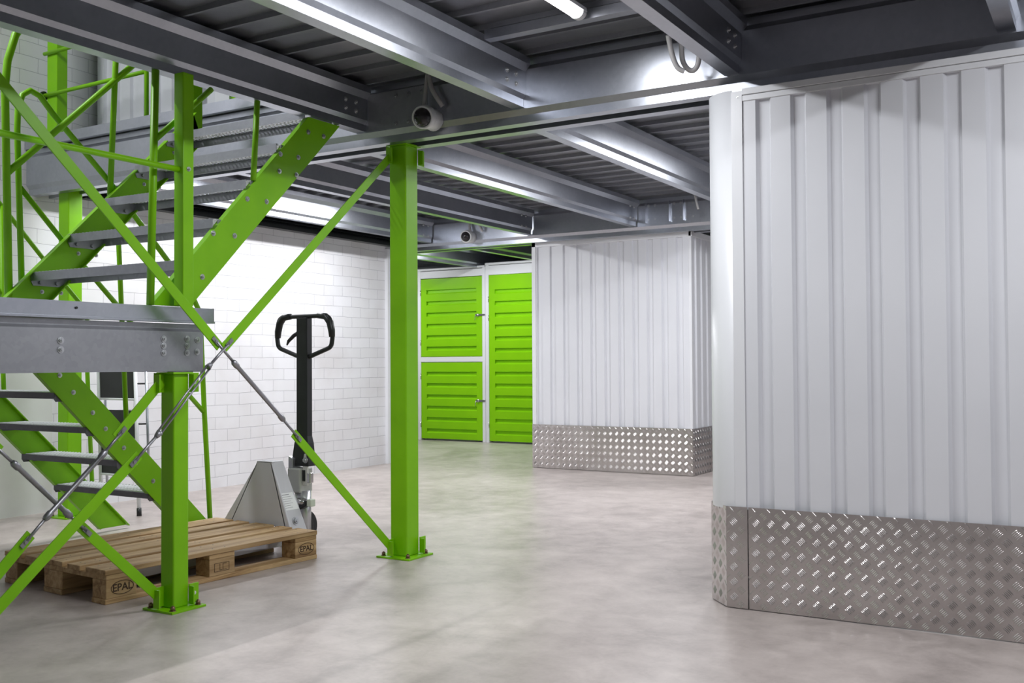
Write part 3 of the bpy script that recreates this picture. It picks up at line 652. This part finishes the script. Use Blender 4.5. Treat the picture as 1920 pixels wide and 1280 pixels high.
# front plate (trapezoid) and side cheeks
f = lambda a, b, s: (a, s, b)
Rel().prism([(-4.250, .13), (-3.762, .13), (-3.762, .135), (-3.893, .468), (-3.905, .474), (-3.985, .474), (-3.998, .466), (-4.25, .14)], f, hy, hy+.012).build('front_plate', GREY, t, .004)
g = Rel(); g.add([(-3.764, hy, .05), (-3.752, hy+.150, .05), (-3.882, hy+.075, .474), (-3.893, hy, .472), (-3.774, hy, .05), (-3.762, hy+.150, .05), (-3.892, hy+.075, .474), (-3.903, hy, .472)],
                 [(0, 1, 2, 3), (7, 6, 5, 4), (0, 4, 5, 1), (1, 5, 6, 2), (2, 6, 7, 3), (3, 7, 4, 0)]); g.build('side_cheek', GREY, t, .002)
g = Rel(); g.add([(-4.248, hy, .05), (-4.26, hy+.150, .05), (-4.01, hy+.075, .474), (-3.998, hy, .472), (-4.238, hy, .05), (-4.25, hy+.15, .05), (-4.0, hy+.075, .474), (-3.988, hy, .472)],
                 [(0, 1, 2, 3), (7, 6, 5, 4), (0, 4, 5, 1), (1, 5, 6, 2), (2, 6, 7, 3), (3, 7, 4, 0)]); g.build('side_cheek', GREY, t, .002)
Rel().prism([(-4.0, .474), (-3.888, .474), (-3.888, .466), (-4.0, .466)], f, hy, hy+.076).build('top_cap', GREY, t, .002)
# label on the cheek
def cheek(u_, z, k=.003):     # u_ in Y along the cheek, z height -> point on cheek
    s = (z-.05)/.424; x = -3.764+(-.129)*s + (u_)*.012/.15
    return Vector((x+k, hy+u_, z))
g = Rel(); a = [cheek(.010, .305), cheek(.095, .305), cheek(.115, .215), cheek(.015, .215)]
g.add(a+[p-Vector((.003, 0, 0)) for p in a], [(0, 1, 2, 3), (7, 6, 5, 4), (0, 4, 5, 1), (1, 5, 6, 2), (2, 6, 7, 3), (3, 7, 4, 0)]); lb = g.build('label', STICK, t)
g = Rel()
for k in range(7):
    z = .296-.0115*k; g.tube([cheek(.018, z, .0034), cheek(.030+.06*(.6+.4*((k*7) % 5)/5), z, .0034)], .0009 if k else .0016, 5)
g.build('label_text', mat('label_print', (.25, .25, .27), .6), lb)
bolt(t, tuple(cheek(.075, .155, .002)), (1, 0, .25), .016, ZINC, .01, 'axle_bolt')
Rel().tube([cheek(.075, .155, .010), cheek(.075, .155, .014)], .007, 12).build('axle_hole', BLK2, t)
# forks (inside the pallet)
for xc in (-3.835+.0, -4.185):
    g = Rel(); g.prism([(xc-.08, .045), (xc+.08, .045), (xc+.08, .09), (xc+.072, .097), (xc-.072, .097), (xc-.08, .09)], f, 2.90, hy)
    fo = g.build('fork', GREY, t, .003)
    Rel().cyl((xc-.05, 3.05, .04), (xc+.05, 3.05, .04), .038, 20).build('load_roller', BLK2, fo)
# pump, steering wheel and handle
px, py = -3.865, 4.20
Rel().box(px-.065, px+.026, py-.055, py+.05, .29, .425).build('pump_body', mat('grey_casting', (.45, .46, .43), .45, .4), t, .008)
Rel().cyl((px, py, .05), (px, py, .30), .045, 20).build('pump_cylinder', ZINC, t)
Rel().prism([(px-.062, .42), (px-.035, .42), (px-.028, .475), (px-.062, .49)], f, py-.05, py+.02).build('bracket', ZINC, t, .002)
Rel().prism([(px+.022, .33), (px+.06, .33), (px+.058, .46), (px+.05, .505), (px+.036, .505), (px+.028, .47)], f, py-.03, py-.018).build('bracket', mat('cast_bracket', (.6, .6, .56), .4, .3), t, .002)
Rel().box(px+.024, px+.044, py-.034, py-.029, .355, .415).build('slot', BLK2, t)
bolt(t, (px+.046, py-.03, .47), (0, -1, 0), .012, ZINC, .012)
Rel().box(px+.055, px+.078, py-.03, py+.0, .345, .40).build('chain_anchor', CHROME, t, .003)
Rel().sphere((px+.035, py-.05, .245), .035, 18, 10, (1.2, 1, .6)).build('pedal_hub', CHROME, t)
Rel().prism([(px+.03, .20), (px+.085, .225), (px+.085, .255), (px+.03, .25)], f, py-.07, py-.02).build('foot_pedal', BLACK, t, .006)
Rel().box(px+.085, px+.115, py-.065, py-.025, .222, .262).build('pedal_block', mat('pedal_plastic', (.55, .6, .5), .5), t, .005)
for dx in (-.05, .05):
    w = Rel().cyl((px-.06+dx-.024, py+.01, .095), (px-.06+dx+.024, py+.01, .095), .095, 36).build('steering_wheel', BLACK, t, .008)
    Rel().cyl((px-.06+dx-.026, py+.01, .095), (px-.06+dx+.026, py+.01, .095), .06, 28).build('wheel_hub', BLK2, w, .003)
# handle: slim box pole widening at its foot
hx = px+.012
g = Rel(); rings = [(1.255, .040, .022), (.60, .041, .022), (.56, .052, .026), (.435, .066, .032)]
vs = []
for z, hw, hd in rings:
    cx_ = hx-.006*max(0, (.6-z)/.16); vs += [(cx_-hw, py-hd, z), (cx_+hw*.93, py-hd, z), (cx_+hw*.93, py+hd, z), (cx_-hw, py+hd, z)]
g.add(vs, [(i*4+k, i*4+(k+1) % 4, (i+1)*4+(k+1) % 4, (i+1)*4+k) for i in range(3) for k in range(4)]+[(3, 2, 1, 0), (12, 13, 14, 15)])
g.build('handle_pole', BLACK, t, .004)
def rnd(pts, n=6, fr=.5):
    out = []
    for i in range(len(pts)):
        p0, p, p1 = Vector(pts[i-1]), Vector(pts[i]), Vector(pts[(i+1) % len(pts)])
        r_ = min((p0-p).length, (p1-p).length)*fr; a, b = p+(p0-p).normalized()*r_, p+(p1-p).normalized()*r_
        for k in range(n+1):
            s = k/n; out.append(a*(1-s)**2+p*2*s*(1-s)+b*s*s)
    return out
lo = [(hx-.19, py, 1.262), (hx+.185, py, 1.262), (hx+.205, py, 1.15), (hx+.195, py, 1.09), (hx+.03, py, 1.035), (hx-.03, py, 1.035), (hx-.195, py, 1.09), (hx-.205, py, 1.15)]
Rel().tube(rnd(lo, 6, .38), .0125, 12, closed=True).build('handle_loop', BLACK, t)
for sg in (-1, 1):
    Rel().tube([(hx+sg*.10, py, 1.264), (hx+sg*.155, py, 1.258), (hx+sg*.185, py, 1.225), (hx+sg*.197, py, 1.18), (hx+sg*.200, py, 1.145)], [.0165, .019, .020, .019, .0165], 12).build('grip', BLACK, t)
Rel().tube([(hx-.03, py-.01, 1.175), (hx-.06, py-.02, 1.155), (hx-.09, py-.03, 1.125), (hx-.102, py-.03, 1.103)], [.011, .011, .009, .004], 10).build('release_lever', BLACK, t)
# ================================================================== STEP LADDER (folded, leaning beside the wall)
t = thing('step_ladder', (-5.9, 4.45, 0), 'folded white step ladder with black steps leaning behind the lower stairs', 'ladder')
def lp(u_, z, k=0):     # along width u (0..1), height z
    return Vector((-5.93-.17*z+u_*.385-.06*(1-z)*u_*0, 4.46+.10*z+k, z))
for u_ in (0, 1):
    g = Rel(); g.tube([lp(u_, .0), lp(u_, 1.15)], .013, 8); st = g.build('stile', WHITE2, t)
    Rel().tube([lp(u_, -.0), lp(u_, .05)], .016, 8).build('foot', BLACK, st)
for u_ in (.0, 1.12):
    g = Rel(); g.tube([lp(u_, .12, .05), lp(u_, 1.10, .05)], .009, 10); st = g.build('rear_leg', GALV, t)
    Rel().tube([lp(u_, .10, .05), lp(u_, .14, .05)], .012, 10).build('foot', BLACK, st)
for z in (.26, .50, .77, 1.0):
    a, b, c, d = lp(.03, z), lp(.97, z), lp(.97, z+.19), lp(.03, z+.19); k = Vector((0, .012, 0))
    g = Rel(); g.add([a, b, c, d, a+k, b+k, c+k, d+k], [(0, 1, 2, 3), (7, 6, 5, 4), (0, 4, 5, 1), (1, 5, 6, 2), (2, 6, 7, 3), (3, 7, 4, 0)]); sp_ = g.build('step', BLACK, t)
    Rel().tube([a-Vector((.005, .004, .006)), b+Vector((.005, -.004, -.006))], .008, 8).build('step_rim', WHITE2, sp_)
    Rel().tube([lp(1.0, z+.1), lp(1.10, z+.1, .05)], .006, 8).build('hinge_pin', BLK2, sp_)
